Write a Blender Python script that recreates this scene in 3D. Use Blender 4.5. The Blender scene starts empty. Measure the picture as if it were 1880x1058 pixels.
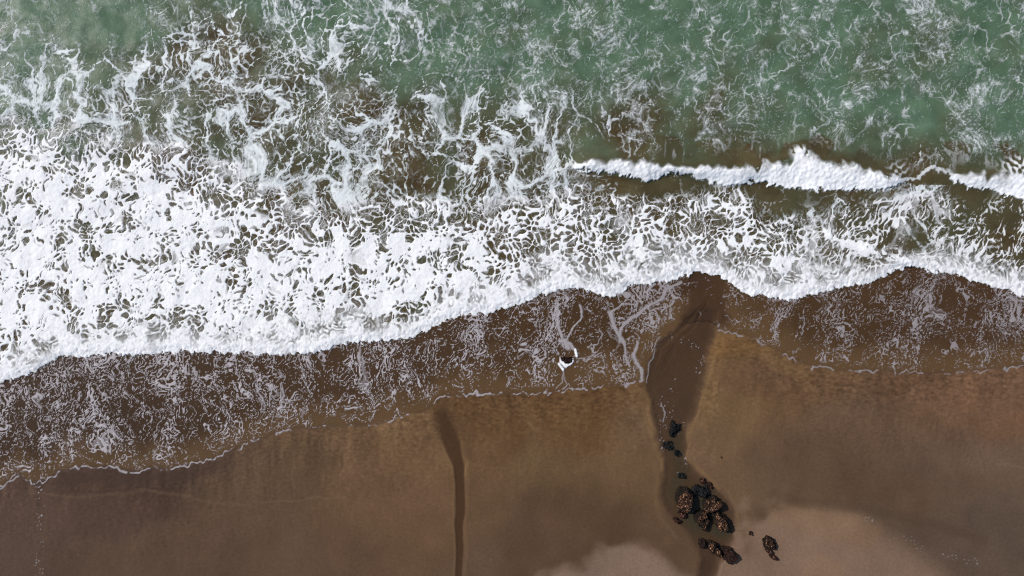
import bpy, bmesh, math, random
import numpy as np
from mathutils import Vector
C = bpy.context.scene
# ---------------------------------------------------------------- camera
cam = bpy.data.objects.new('camera', bpy.data.cameras.new('camera'))
C.collection.objects.link(cam)
cam.location = (0, 0, 50.0); cam.rotation_euler = (0, 0, 0)
cam.data.sensor_width = 36; cam.data.lens = 18 / (37.6 / 50.0)
cam.data.clip_end = 5000
C.camera = cam
# ---------------------------------------------------------------- daylight
SUN_EL = math.radians(41); SUN_AZ = math.radians(297)      # clockwise from north (+Y)
W = bpy.data.worlds.new('World'); C.world = W; W.use_nodes = True
nt = W.node_tree; sky = nt.nodes.new('ShaderNodeTexSky'); sky.sky_type = 'NISHITA'
sky.sun_disc = False; sky.sun_elevation = SUN_EL; sky.sun_rotation = SUN_AZ
sky.air_density = 1.0; sky.dust_density = 1.0
bg = nt.nodes['Background']; bg.inputs['Strength'].default_value = .09
nt.links.new(sky.outputs[0], bg.inputs['Color'])
sl = bpy.data.lights.new('sun', 'SUN'); sl.energy = 3.5; sl.angle = math.radians(.53); sl.color = (1, .955, .89)
so = bpy.data.objects.new('sun', sl); C.collection.objects.link(so)
sd_ = Vector((math.sin(SUN_AZ) * math.cos(SUN_EL), math.cos(SUN_AZ) * math.cos(SUN_EL), math.sin(SUN_EL)))
so.rotation_euler = sd_.to_track_quat('Z', 'Y').to_euler(); so.location = (0, 0, 60)
C.view_settings.view_transform = 'Standard'; C.view_settings.look = 'None'
C.view_settings.gamma = 1; C.view_settings.exposure = .12; C.view_settings.use_curve_mapping = False
C.cycles.max_bounces = 6; C.cycles.transparent_max_bounces = 8; C.cycles.use_denoising = False; C.cycles.filter_width = 1.05
C.cycles.sample_clamp_indirect = 3
# ---------------------------------------------------------------- patterns
# Plan coordinates: u runs east, v runs south towards the beach, both in
# units of 4 cm; metres are X=(u-940)/25, Y=(529-v)/25.
F32 = np.float32
def ss(a, b, x):
    t = np.clip((x - a) / (b - a), 0, 1)
    return t * t * (3 - 2 * t)

def tile_noise(n, cyc, seed, lo=0.0):
    """tileable band limited noise, n x n, about cyc features per side, unit std"""
    r = np.random.RandomState(seed)
    f = np.fft.rfft2(r.randn(n, n))
    ky = np.fft.fftfreq(n)[:, None] * n
    kx = np.fft.rfftfreq(n)[None, :] * n
    k = np.sqrt(kx * kx + ky * ky)
    g = np.exp(-(k / cyc) ** 2) * (1 - np.exp(-(k / (lo * cyc + 1e-6)) ** 2) if lo else 1.0)
    g[0, 0] = 0
    x = np.fft.irfft2(f * g, s=(n, n))
    return (x / x.std()).astype(F32)

def tile_fbm(n, base, seed, pw=1.6):
    r = np.random.RandomState(seed)
    f = np.fft.rfft2(r.randn(n, n))
    ky = np.fft.fftfreq(n)[:, None] * n
    kx = np.fft.rfftfreq(n)[None, :] * n
    k = np.sqrt(kx * kx + ky * ky)
    g = 1 / (1 + (k / base) ** 2) ** (pw / 2 + .25) * (1 - np.exp(-(k / (base * .6)) ** 2))
    g[0, 0] = 0
    x = np.fft.irfft2(f * g, s=(n, n))
    return (x / x.std()).astype(F32)

def tile_turing(n, cyc, seed, it=5, gain=2.2, bw=.35):
    """labyrinth pattern: repeated band pass and saturation"""
    r = np.random.RandomState(seed)
    x = r.randn(n, n)
    ky = np.fft.fftfreq(n)[:, None] * n
    kx = np.fft.rfftfreq(n)[None, :] * n
    k = np.sqrt(kx * kx + ky * ky)
    g = np.exp(-((k - cyc) / (bw * cyc)) ** 2)
    for i in range(it):
        x = np.fft.irfft2(np.fft.rfft2(x) * g, s=(n, n))
        x /= x.std()
        if i < it - 1:
            x = np.tanh(gain * x + .25)
    return x.astype(F32)

N = 1024
T_FBM = tile_fbm(N, 8, 1, 2.6)          # period 1024 samples, base 128 samples
T_FBM2 = tile_fbm(N, 8, 2, 2.6)
T_FBM3 = tile_fbm(N, 8, 3, 3.0)
T_LAB = tile_turing(N, 90, 4)      # wavelength 11.4 samples
T_LAB2 = tile_turing(N, 90, 5, 3, 1.6, .5)
T_FINE = tile_noise(N, 130, 6, .4)
T_MID = tile_noise(N, 60, 9, .3)

def look(T, x, y):
    n = T.shape[0]
    x = np.mod(x, n).astype(F32); y = np.mod(y, n).astype(F32)
    i = np.minimum(x.astype(np.int32), n - 1); j = np.minimum(y.astype(np.int32), n - 1)
    fx = x - i; fy = y - j
    i1 = (i + 1) % n; j1 = (j + 1) % n
    a = T[j, i]; b = T[j, i1]; c = T[j1, i]; d = T[j1, i1]
    return a + (b - a) * fx + ((c - a) + (a - b - c + d) * fx) * fy

def fbm(u, v, size, sy=None, k=0):
    """fbm with features about `size` units"""
    T = (T_FBM, T_FBM2, T_FBM3)[k % 3]
    s = 64.0 / size; s2 = 64.0 / (sy or size)
    return look(T, u * s + 137 * k + 11, v * s2 + 71 * k + 5)

RND = np.random.RandomState(77).rand(4, 256, 256).astype(F32)
def worley(x, y, k=0, jit=.95):
    xi = np.floor(x).astype(np.int32); yi = np.floor(y).astype(np.int32)
    fx = (x - xi).astype(F32); fy = (y - yi).astype(F32)
    f1 = np.full(x.shape, 9, F32); f2 = f1.copy(); f3 = f1.copy(); cid = np.zeros(x.shape, F32)
    o = 37 * k
    for dj in (-1, 0, 1):
        for di in (-1, 0, 1):
            a = (xi + di + o) & 255; b = (yi + dj + 2 * o) & 255
            px = di + .5 + jit * (RND[0][b, a] - .5) - fx
            py = dj + .5 + jit * (RND[1][b, a] - .5) - fy
            d = px * px + py * py
            r = RND[2][b, a]
            m = d < f1
            f3 = np.where(m, f2, np.where(d < f2, f2, np.minimum(f3, d)))
            f2 = np.where(m, f1, np.minimum(f2, d))
            cid = np.where(m, r, cid)
            f1 = np.minimum(f1, d)
    f1 = np.sqrt(f1); f2 = np.sqrt(f2); f3 = np.sqrt(f3)
    return np.minimum(f2 - f1, .62 * (f3 - f1)), cid, f1

def grid_map(rows, y0, dy, u, v, dx=94.0, sc=9.0):
    """smooth map from rows of digits (columns 94 units apart)"""
    G = np.array([[float(c) for c in r] for r in rows], F32) / sc
    ny, nx = G.shape
    x = np.clip(u / dx, 0, nx - 1); y = np.clip((v - y0) / dy, 0, ny - 1)
    def w(t):
        i = np.floor(t).astype(np.int32); f = (t - i).astype(F32)
        return i, ((1 - f) ** 3 / 6, (3 * f ** 3 - 6 * f * f + 4) / 6, (-3 * f ** 3 + 3 * f * f + 3 * f + 1) / 6, f ** 3 / 6)
    i, wx = w(x); j, wy = w(y)
    out = np.zeros(np.broadcast(u, v).shape, F32)
    for b in range(4):
        jj = np.clip(j + b - 1, 0, ny - 1)
        for a in range(4):
            out += G[jj, np.clip(i + a - 1, 0, nx - 1)] * wx[a] * wy[b]
    return out

def curve(pts, u):
    p = np.array(pts, float)
    # smooth (Catmull-Rom through the points, resampled)
    xs, ys = p[:, 0], p[:, 1]
    m = np.gradient(ys, xs)
    k = np.clip(np.searchsorted(xs, u) - 1, 0, len(xs) - 2)
    h = xs[k + 1] - xs[k]; t = np.clip((u - xs[k]) / h, 0, 1)
    t2 = t * t; t3 = t2 * t
    return ((2 * t3 - 3 * t2 + 1) * ys[k] + (t3 - 2 * t2 + t) * h * m[k] + (3 * t2 - 2 * t3) * ys[k + 1] + (t3 - t2) * h * m[k + 1]).astype(F32)

def line_dist(pts, u, v, ret_t=False):
    best = np.full(np.broadcast(u, v).shape, 1e9, F32); tt = np.zeros_like(best); sd = np.zeros_like(best)
    n = len(pts) - 1
    for i in range(n):
        (x0, y0), (x1, y1) = pts[i], pts[i + 1]
        dx, dy = x1 - x0, y1 - y0; L2 = dx * dx + dy * dy
        t = np.clip(((u - x0) * dx + (v - y0) * dy) / L2, 0, 1)
        ex = u - x0 - t * dx; ey = v - y0 - t * dy
        d = np.sqrt(ex * ex + ey * ey)
        m = d < best
        best = np.where(m, d, best); tt = np.where(m, (i + t) / n, tt)
        sd = np.where(m, np.sign(ex * dy - ey * dx), sd)
    return (best, tt, sd) if ret_t else best

def poly_sd(pts, u, v):
    """signed distance, negative inside"""
    d = line_dist(list(pts) + [pts[0]], u, v)
    ins = np.zeros(d.shape, bool)
    n = len(pts)
    for i in range(n):
        x0, y0 = pts[i]; x1, y1 = pts[(i + 1) % n]
        if y0 == y1: continue
        c = ((y0 > v) != (y1 > v)) & (u < (x1 - x0) * (v - y0) / (y1 - y0) + x0)
        ins ^= c
    return np.where(ins, -d, d)

SURF = [(-400, 800), (-120, 735), (0, 703), (50, 690), (100, 661), (150, 653), (200, 650), (250, 652), (300, 648), (350, 647), (400, 646), (470, 651), (535, 648),
        (595, 644), (635, 634), (680, 630), (745, 620), (780, 612), (810, 592), (850, 580), (895, 572), (940, 561), (990, 545), (1020, 535), (1045, 530),
        (1070, 533), (1100, 538), (1130, 541), (1155, 528), (1190, 523), (1230, 516), (1260, 508), (1290, 504), (1320, 509), (1345, 522), (1375, 541), (1410, 548),
        (1450, 548), (1485, 543), (1535, 535), (1585, 526), (1625, 511), (1655, 499), (1682, 489), (1710, 499), (1770, 510), (1830, 527), (1880, 542), (2000, 560), (2300, 600)]
WASH = [(-400, 960), (-80, 915), (0, 897), (20, 884), (37, 872), (50, 881), (66, 889), (85, 885), (102, 873), (130, 863), (180, 860), (225, 864), (260, 867), (285, 859), (310, 863),
        (350, 855), (390, 845), (425, 829), (470, 812), (495, 803), (515, 794), (550, 790), (595, 786), (645, 785), (695, 780), (740, 768), (770, 760), (790, 749),
        (802, 735), (840, 729), (940, 726), (990, 725), (1030, 720), (1070, 717), (1115, 712), (1160, 708), (1182, 700)]
WASHR = [(1318, 606), (1355, 617), (1390, 628), (1415, 640), (1440, 653), (1470, 669), (1510, 678), (1560, 684), (1610, 685), (1685, 687), (1735, 688), (1785, 685), (1835, 681), (1880, 673), (2000, 650), (2300, 620)]
NOTCH = [(1182, 700), (1187, 680), (1196, 655), (1207, 634), (1222, 618), (1250, 598), (1288, 587), (1318, 590), (1318, 606)]
STREAM = [(1187, 688), (1196, 655), (1207, 634), (1222, 618), (1250, 594), (1270, 575), (1300, 560), (1322, 570), (1318, 600), (1305, 650), (1292, 712), (1277, 765), (1262, 790), (1260, 840), (1286, 872), (1308, 890),
          (1334, 915), (1350, 940), (1346, 975), (1350, 990), (1322, 1026), (1314, 1058), (1312, 1200), (1270, 1200), (1278, 1058), (1286, 1024), (1274, 992), (1250, 962), (1222, 940), (1212, 910),
          (1216, 870), (1220, 842), (1206, 806), (1197, 760), (1188, 715)]
RILL = [(806, 742), (812, 760), (822, 790), (832, 820), (842, 850), (845, 880), (845, 920), (845, 960), (845, 1010), (844, 1058), (846, 1250)]
BRK1_T = [(1030, 308), (1045, 304), (1060, 299), (1100, 292), (1140, 295), (1200, 296), (1250, 308), (1320, 306), (1370, 308), (1410, 300), (1436, 293), (1456, 284), (1470, 279), (1486, 283), (1505, 290), (1560, 301), (1620, 318), (1660, 329), (1690, 334)]
BRK1_B = [(1030, 310), (1045, 311), (1080, 313), (1120, 318), (1160, 326), (1185, 332), (1210, 324), (1250, 318), (1280, 327), (1320, 338), (1360, 339), (1400, 331), (1430, 343), (1480, 346), (1530, 350), (1560, 348), (1600, 349), (1635, 346), (1662, 334), (1690, 336)]
BRK2_T = [(1715, 315), (1735, 314), (1760, 318), (1800, 322), (1840, 318), (1880, 318), (2000, 330), (2300, 360)]
BRK2_B = [(1715, 316), (1740, 323), (1770, 339), (1810, 347), (1845, 355), (1880, 367), (2000, 395), (2300, 430)]
BORE2 = [(1500, 418), (1525, 432), (1555, 446), (1585, 457), (1635, 474), (1682, 487)]

#        0    94  188  282  376  470  564  658  752  846  940 1034 1128 1222 1316 1410 1504 1598 1692 1786 1880
D_SURF = ["000000000000000000000",  # 200
          "750000000000000000000",  # 250
          "885350000000000000000",  # 300
          "888872000001332000112",  # 350
          "888887235433335203222",  # 400
          "888888888645454554224",  # 450
          "888888888877666666654",  # 500
          "888888888988888888888",  # 550
          "888888888888888888888",  # 600
          "888888888888888888888"]  # 650
D_NET = ["210116543100000000000",   # 0
         "310655443210000000000",   # 50
         "441787532210000000000",   # 100
         "665788643211000000000",   # 150
         "777777766554210000011",   # 200
         "666677776665321101112",   # 250
         "665566766666432222333",   # 300
         "555566766666433223444",   # 350
         "555555666666433334445",   # 400
         "555555555555555444444"]   # 450
D_LACE = ["323334665444445556555",  # 0
          "322445655556555566666",  # 50
          "333444556554455566566",  # 100
          "334444555544444555655",  # 150
          "333444555555444445556",  # 200
          "333333444445555444555",  # 250
          "222222222222211122223",  # 300
          "222222222222222222222"]  # 350
SEDI = ["111243111122111111212",   # 0
        "111376212111111121221",   # 50
        "223686522111111132222",   # 100
        "334685643211111132221",   # 150
        "334567777545654222221",   # 200
        "655678888887887333342",   # 250
        "777788888888888887666",   # 300
        "788888888888888888888",   # 350
        "888888888888999999999",   # 400
        "999999999999999999999"]   # 450

def front_wobble(u, v):
    return 2.2 * look(T_MID, u * 1.3, v * 1.3) + 1.3 * look(T_FINE, u * 1.6, v * 1.2) + 2.0 * fbm(u, v * .3, 60, k=1)

def fields(u, v):
    R = {}
    wu = u + 12 * fbm(u, v, 80, k=0) + 2.2 * fbm(u, v, 16, k=1) + .8 * look(T_MID, u * 1.1, v * 1.1)
    wv = v + 15 * fbm(u, v, 80, k=2) + 2.2 * fbm(u, v, 16, k=0) + .8 * look(T_MID, u * 1.1 + 300, v * 1.1)
    surf = curve(SURF, u); fw = front_wobble(u, v)
    R['df'] = df = v - surf - fw * .8            # > 0 landward of the bore
    b1t = curve(BRK1_T, u); b1b = curve(BRK1_B, u); b2t = curve(BRK2_T, u); b2b = curve(BRK2_B, u)
    n60 = fbm(u, v, 110, k=1); n25 = fbm(u, v, 34, k=2)
    # ---- zone B: open net of strands
    dn = grid_map(D_NET, 0, 50, u, v)
    dn = dn + .10 * n60 * ss(.15, .4, dn)
    e1, c1, _ = worley(wu / 48, wv / 76, 1, .85)
    e1 = e1 + .026 * look(T_LAB2, wu * 1.3 + 50, wv * 1.1) + .016 * look(T_FINE, u * 1.2, v * 1.1) + .02
    strand = fbm(wu, wv * .6, 70, k=2)
    w1 = np.clip(-.005 + .24 * dn + .11 * strand * ss(.1, .7, dn), .012, .22)
    cov1 = ss(w1, w1 * .6, e1) * ss(.05, .35, dn) * ss(.012, .035, w1)
    tex = .60 + .10 * look(T_LAB2, wu * 1.5, wv * .9) + .16 * n25
    a1 = cov1 * np.clip(tex + .42 * ss(.16, .0, e1) * dn, .12, 1)
    e2, c2, _ = worley((u + .75 * (wu - u)) / 18.5 + 3, (v + .75 * (wv - v)) / 25 + 7, 2, 1.0)
    e2 = e2 + .035 * look(T_FINE, u * 1.1 + 20, v) + .028 * look(T_MID, u * 1.3 + 70, v * 1.1) + .015
    w2 = .045 + .11 * ss(-.8, 1.6, fbm(u, v, 40, k=0)) * ss(.2, .8, dn)
    m2 = ss(-1.3, .2, fbm(u, v, 64, k=1) + 1.4 * (dn - .5)) * ss(.15, .5, dn)
    a2 = ss(w2 * 1.2, w2 * .5, e2) * m2 * .85
    e3, c3, _ = worley(wu / 9.5 + 1, wv / 11 + 2, 3)
    a3 = ss(.15, .05, e3) * ss(w1 * 1.9 + .04, w1 * .8, e1) * ss(.2, .6, dn) * .6 * ss(.012, .04, w1)
    e6_, c6_, _ = worley((u + .6 * (wu - u)) / 11 + 30, (v + .6 * (wv - v)) / 13 + 12, 10, 1.0)
    a4 = ss(.13, .04, e6_ + .05 * look(T_FINE, u, v)) * ss(-.2, .9, fbm(u + 200, v, 30, k=2) + 1.2 * (dn - .5)) * ss(.25, .6, dn) * .62
    net = 1 - (1 - a1) * (1 - a2) * (1 - a3) * (1 - a4)
    # ---- zone C, D: thick surf foam with holes
    ds = grid_map(D_SURF, 200, 50, u, v)
    right = ss(1440, 1560, u)
    ds = ds + (.10 * n60 * (1 - ss(.75, .95, ds)) + .05 * n25) * ss(.04, .25, ds)
    # the two secondary bores and the front itself are denser
    db2, tb2, sb2 = line_dist(BORE2, u, v, True)
    sb = ss(13, 1, db2 + 3 * n25 + 2.2 * look(T_MID, u, v) + 1.5 * look(T_FINE, u, v)) * ss(1495, 1525, u) * ss(1700, 1670, u)
    ds = np.maximum(ds, sb * 1.12)
    near = ss(-30, -4, df) * .8
    fine = ss(-80, -25, df + 12 * n60)          # froth gets finer towards the front
    su = u + 5 * fbm(u, v, 40, k=0) + 1.6 * look(T_MID, u * .9, v * .9)
    sv = v + 6 * fbm(u, v, 40, k=2) + 1.6 * look(T_MID, u * .9 + 300, v * .9)
    big, cb, _ = worley(su / 34 + 9, sv / 38 + 4, 4)
    e4, c4, f4 = worley(su / 11.5, sv / 13.8, 5)
    e5, c5, _ = worley(su / 7.4 + 5, sv / 8.6 + 1, 6)
    # threshold: how open a small cell is
    op = 1.0 - ds
    clus = fbm(u, v, 34, k=1) * .5 + .35 * look(T_MID, u * .55, v * .5) + .35 * (cb - .5) * 2
    g = op * 2.2 - .22 + clus * .50 + (c4 - .5) * .8
    openness = ss(-.25, .75, g)
    thr = .46 - .30 * openness + .05 * look(T_FINE, u * .9, v * .9) + .06 * n25
    hole = ss(thr, thr + .07, e4) * ss(0, .12, openness)
    hbig = ss(.38 - .30 * ss(.4, .75, op), .48 - .30 * ss(.4, .75, op), big) * ss(.06, .25, op) * ss(.66, .86, cb + op * .9)
    hole = np.maximum(hole, hbig * (1 - .75 * ss(.10, .02, e4)))
    membrane = ss(.14, .04, e5) * .42 * ss(-1.0, .8, fbm(u, v, 22, k=0))
    pin = ss(.30, .42, e5) * ss(.55, .8, c5 + .25 * clus) * .8
    srf = 1 - np.maximum(hole * (1 - membrane), pin)
    # fine froth close to the bore front
    lab = look(T_LAB2, su * 1.45 + 40, sv * 1.15)
    lab2 = look(T_FINE, u * 1.1, v * .9)
    veil = ss(-.5, 1.0, clus) * (1 - near)
    srf_f = 1 - .75 * veil * ss(-.6, .9, lab) - .25 * ss(-.2, 1.5, lab2) * (1 - near)
    srf = srf * (1 - fine) + np.minimum(1, .6 * srf + .4) * fine * srf_f
    srf = np.clip(srf, 0, 1)
    srf = srf + (1 - srf) * near
    # streak-like foam in the small bay on the right
    zoneE = right * ss(340, 370, v) * (1 - ss(-60, -20, df)) * (1 - sb)
    st = look(T_LAB2, (u + .35 * v) * 1.15 + 9 * n25, (v - .2 * u) * .62 + 9 * n60) * .6 + .45 * look(T_MID, wu * .8 + .3 * v, wv * .45) + .4 * fbm(u + .4 * v, v * .5, 30, k=0)
    dE = ds + .12 * n60
    eu = u + .45 * (v - 400) + 5 * fbm(u, v, 30, k=0); ev = v + 8 * fbm(u, v, 40, k=1)
    eE, cE, _ = worley(eu / 10.5, ev / 25, 7); eF, cF, _ = worley(eu / 5.5 + 3, ev / 11, 8)
    aE = np.maximum(ss(.05 + .28 * dE + .06 * st, .02 + .20 * dE + .05 * st, eE), .6 * ss(.2, .08, eF) * ss(-.2, .8, st)) * ss(-.9, .1, st + 2.4 * (dE - .35)) * .88
    srf_a = srf * ss(.04, .22, ds) * (1 - zoneE) + np.maximum(aE, 0) * zoneE
    srf_a *= ss(.03, .2, ds)
    # ---- zone A: thin lace on the green water
    dl = grid_map(D_LACE, 0, 50, u, v) + .10 * n60
    lu = u + 7 * fbm(u, v, 50, k=1); lv = v + 7 * fbm(u, v, 50, k=0)
    L = .5 * look(T_LAB2, lu * 1.25, lv * 1.05) + .55 * look(T_FINE, lu * 1.1 + 70, lv * .9) + .4 * fbm(u + 70, v, 9, k=1)
    sp = look(T_FINE, u * 1.9, v * 1.9)
    vein = np.abs(fbm(lu, lv * .72, 44, k=2)) ; vein2 = np.abs(fbm(lu * 1.0 + 400, lv * .8, 30, k=0))
    clA = fbm(u, v * .7, 75, k=0) * .7 + .5 * fbm(u, v, 24, k=1)
    rough = .035 * L + .03 * sp
    vein3 = np.abs(fbm(lu + 90, lv * .8 + 50, 17, k=1) + .2 * L)
    va = ss(.10, .02, vein + rough) * ss(-.4, 1.0, clA + 1.5 * (dl - .5)) + .8 * ss(.09, .01, vein2 + rough) * ss(-.1, 1.1, fbm(u, v, 40, k=2) + 1.5 * (dl - .5)) \
        + .55 * ss(.16, .03, vein3) * ss(.0, 1.4, clA + .8 * fbm(u, v, 16, k=2) + 1.5 * (dl - .5))
    patch = ss(1.0, 1.9, clA + 1.6 * (dl - .5) + .35 * L)
    speck = ss(1.3, 2.4, sp + .6 * L + 1.1 * (dl - .55) + .8 * clA + .5 * fbm(u, v, 12, k=0))
    eL, cL, _ = worley(lu / 23 + 5 + .12 * look(T_MID, u * .8, v * .8), lv / 33 + 8 + .1 * look(T_MID, u * .8 + 400, v * .8), 9, 1.0)
    eL = eL + .06 * L + .03 * sp
    brk = fbm(u + 33, v * .8, 30, k=0) + .6 * fbm(u, v, 13, k=2)
    va = np.maximum(va, ss(.11, .035, eL) * ss(-.2, .8, brk + 1.2 * (dl - .5)) * .56)
    va = np.maximum(va, ss(.20, .08, eL) * ss(.7, 1.5, brk + 1.2 * (dl - .5)) * .8)
    soft = ss(-.2, 1.9, clA + .9 * fbm(u, v, 28, k=0) + 1.6 * (dl - .5))
    lace = np.clip(va * .80 * np.clip(.75 + .3 * L + .25 * sp, .1, 1.3) + patch * .22 * (.6 + .5 * L) + speck * .26 + soft * .05, 0, .9)
    lace = lace * ss(.02, .2, dl) * .95
    # vertical combing of the foam on the wave that is about to break
    comb = ss(70, 8, b1t - v) * ss(1180, 1260, u) * (v < b1t + 4)
    comb = np.maximum(comb, ss(60, 10, b2t - v) * ss(1730, 1760, u))
    cs = look(T_FINE, u * 1.05 + .12 * v, v * .09) + .8 * fbm(u, v * .3, 36, k=1) + .35 * look(T_FINE, u, v)
    lace = lace * (1 - comb) + comb * ss(1.5, 2.6, cs) * ss(5, 30, np.maximum(b1t * (u < 1700) + b2t * (u >= 1700) - v, 0)) * .40
    # clear water right in front of the breaker
    under = ss(0, 6, v - b1b) * ss(46, 12, v - b1b + 12 * n25) * ss(1190, 1290, u) * ss(1690, 1620, u)
    net = net * (1 - .88 * ss(.12, .42, ds))
    lace = lace * (1 - .8 * ss(.12, .42, ds))
    sea = 1 - (1 - net * (1 - comb)) * (1 - lace * (1 - .5 * ss(.2, .6, dn)))
    band = ss(.08, .30, ds)
    R['surf_a'] = srf_a
    R['sea_a'] = sea * (1 - .8 * under)
    # ---- breakers
    def breaker(bt, bb, x0, x1):
        w = np.maximum(bb - bt, 1)
        e = 2.6 * look(T_MID, u * 1.1, v * 1.1) + 1.5 * look(T_FINE, u * 1.4, v * 1.2)
        spray = ss(14, 30, w)
        top = v - bt + 3.0 * look(T_MID, u * 1.0, v * .35) * (.4 + 1.2 * spray) + 1.5 * fbm(u, v, 14, k=1)
        bot = bb - v + e * .9
        a = ss(-3.5, 3.5 + 7 * spray, top) * ss(-.6, 1.2, bot) * ss(x0 - 4, x0 + 14, u) * ss(x1 + 4, x1 - 14, u)
        t = np.clip((v - bt) / w, 0, 1.2)
        pl = .5 + .5 * look(T_MID, u * .9 + 50, v * .55)
        a = a * np.clip(.72 + .55 * t + .22 * (pl - .5) - .25 * spray * ss(.5, .0, t) * ss(0, 1, look(T_LAB2, u * 1.3, v * 1.3)), 0, 1)
        return a, t
    B1, t1 = breaker(b1t, b1b, 1045, 1662)
    B2, t2 = breaker(b2t, b2b, 1736, 2400)
    # spray plume thrown back from the crest, and the lighter one at the right edge
    plume = ss(24, 6, np.hypot((u - 1470) / 1.1, (v - 282) / .9)) * ss(-.6, .8, .6 * look(T_FINE, u * 1.3, v * .8) + .5 * look(T_MID, u * 1.1, v * .6) + .2 + (v - 275) * .06)
    plume2 = ss(70, 20, np.hypot((u - 1885) / 1.0, (v - 305) / .42)) * ss(-.4, 1.0, look(T_LAB2, u * 1.1, v * .9) + .1) * .8
    plume3 = ss(26, 6, np.hypot((u - 1652) / 1.2, (v - 312))) * ss(-.2, 1.2, look(T_LAB, u * 1.2, v * .9)) * .5
    B1 = 1 - (1 - B1) * (1 - np.maximum(plume * .85, plume3) * (v < b1b - 4)); B2 = 1 - (1 - B2) * (1 - plume2 * (v < b2b - 4) * (u > 1750))
    # thin foamy link between the two crests
    link = line_dist([(1655, 331), (1690, 326), (1714, 305), (1722, 308), (1738, 318)], u, v)
    B2 = np.maximum(B2, ss(4.5, 1.5, link + 1.5 * look(T_FINE, u, v)) * .6)
    R['b1'] = B1; R['b2'] = B2; R['t1'] = t1; R['t2'] = t2
    # ---- wash
    n1 = look(T_MID, u * .8, v * .8) * 1.2
    yl = curve(WASH, u) + n1; yr = curve(WASHR, u) + n1
    nt = poly_sd(NOTCH_POLY, u, v) + .8 * n1
    lim = np.where(u < 1182, yl, np.where(u > 1318, yr, 2000))
    dw = lim - v                                   # > 0 on the wet side of the wash edge
    mid = (u >= 1182) & (u <= 1318)
    dw = np.where(mid, np.minimum(700 - v, nt), np.minimum(dw, np.where((u > 1150) & (u < 1350), np.maximum(nt, -40), 1e3)))
    R['dw'] = dw
    dens = grid_map(D_WASH, 480, 40, u, v) + .05 * fbm(u, v * .6, 80, k=2)
    ax = u + 9 * fbm(u, v * .5, 70, k=0) + 3.2 * fbm(u, v, 20, k=1); ay = v + 7 * fbm(u, v, 60, k=1) + 3.2 * fbm(u, v, 20, k=2)
    la = look(T_LAB, ax * 1.05, ay * .60); lb = look(T_LAB2, ax * 1.35 + 200, ay * .95)
    grp = fbm(ax, ay * .45, 42, k=0)
    g2 = fbm(ax + 500, ay * .7, 17, k=1)
    q0 = np.abs(look(T_LAB2, ax * 1.0, ay * .62) + .25 * look(T_MID, u * 1.0, v * .9)); q1 = np.abs(look(T_LAB2, ax * 1.35 + 340, ay * .9 + 90) + .3 * look(T_FINE, u, v))
    R['gap'] = ss(14, -14, poly_sd(GAP, u + 7 * n25, v))
    dens = dens * (1 - .85 * R['gap'])
    msk = .55 * look(T_MID, ax * .75 + 60, ay * .5) + .45 * g2 + .17 * grp
    msk1 = .6 * look(T_MID, ax * .9 + 460, ay * .7 + 99) - .4 * g2 + .2 * grp
    wd0 = .16 + .20 * dens + .14 * (msk - .2); wd1 = .18 + .20 * dens + .10 * msk1
    t0 = .60 - 1.7 * dens; t1 = .66 - 1.7 * dens
    w = np.maximum(ss(wd0 + .05, wd0 - .15, q0) * ss(t0, t0 + .35, msk), ss(wd1 + .05, wd1 - .17, q1) * ss(t1, t1 + .35, msk1) * .9)
    frag = look(T_LAB, ax * 1.25 + 77, ay * .95) + .5 * g2 + .3 * grp
    w = np.maximum(w * ss(-1.7, -1.1, frag), ss(2.3 - 1.3 * dens, 2.7 - 1.3 * dens, frag) * .85)
    # long strands running down the beach
    lng = ss(.10, .02, np.abs(fbm(ax, ay * .33, 46, k=1))) * ss(.2, .6, dens) * ss(-.5, .6, grp + 1.2 * (dens - .4))
    w = np.maximum(w, lng * (.9 - .6 * ss(700, 1200, u)))
    w *= ss(3, 16, dw + 5 * n25) * (.80 + .25 * ss(-1, 1, grp))
    small = ss(1.9, 2.5, look(T_FINE, u * 1.6 + 90, v * 1.4) + .9 * dens + .3 * grp) * .6 * ss(4, 10, dw) * ss(.08, .2, dens)
    w = np.maximum(w, small)
    # thin bright line at the limit of the wash
    edge = ss(2.2, .7, np.abs(dw - 2.4 - 1.8 * look(T_MID, u * 1.5, v * .8))) * ss(-.5, .7, fbm(u, v * 0.2, 22, k=0) + .5 * look(T_FINE, u, v) + EDGE(u)) * EDGEM(u)
    w = np.maximum(w, edge * .8)
    # rock in the wash: ring of foam and the wake behind it
    dr = np.hypot((u - 1040) / 1.15, (v - 659)) + 1.0 * look(T_MID, u * 1.5, v * 1.5)
    ang = np.arctan2(v - 659, u - 1040)
    ring = ss(3.0, 1.2, np.abs(dr - 10.0 - 1.5 * np.sin(ang)) + 1.2 * (1 - ss(-.3, .8, np.sin(ang)))) * ss(-.5, .1, np.sin(ang) + .12)
    tail = ss(3.5, 1, line_dist([(1026, 668), (1034, 679)], u, v)) + ss(3.5, 1.4, line_dist([(1056, 642), (1059, 654)], u, v))
    ring = np.clip(np.maximum(ring, tail), 0, 1)
    wk = np.zeros_like(u)
    for pts, wd in WAKE:
        dd, tt, _ = line_dist(pts, u + 3.0 * n25, v + 2.0 * n25, True)
        wk = np.maximum(wk, ss(wd, wd * .35, dd + .9 * np.abs(look(T_LAB2, u * 1.5, v * 1.2))) * .85)
    R['ring'] = ring
    w = np.maximum(w, np.maximum(ring, wk))
    for pts in THREADS:
        w = np.maximum(w, ss(1.6, .6, line_dist(pts, u + 1.2 * look(T_MID, u, v), v + 1.5 * look(T_MID, u + 200, v))) * .6)
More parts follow.
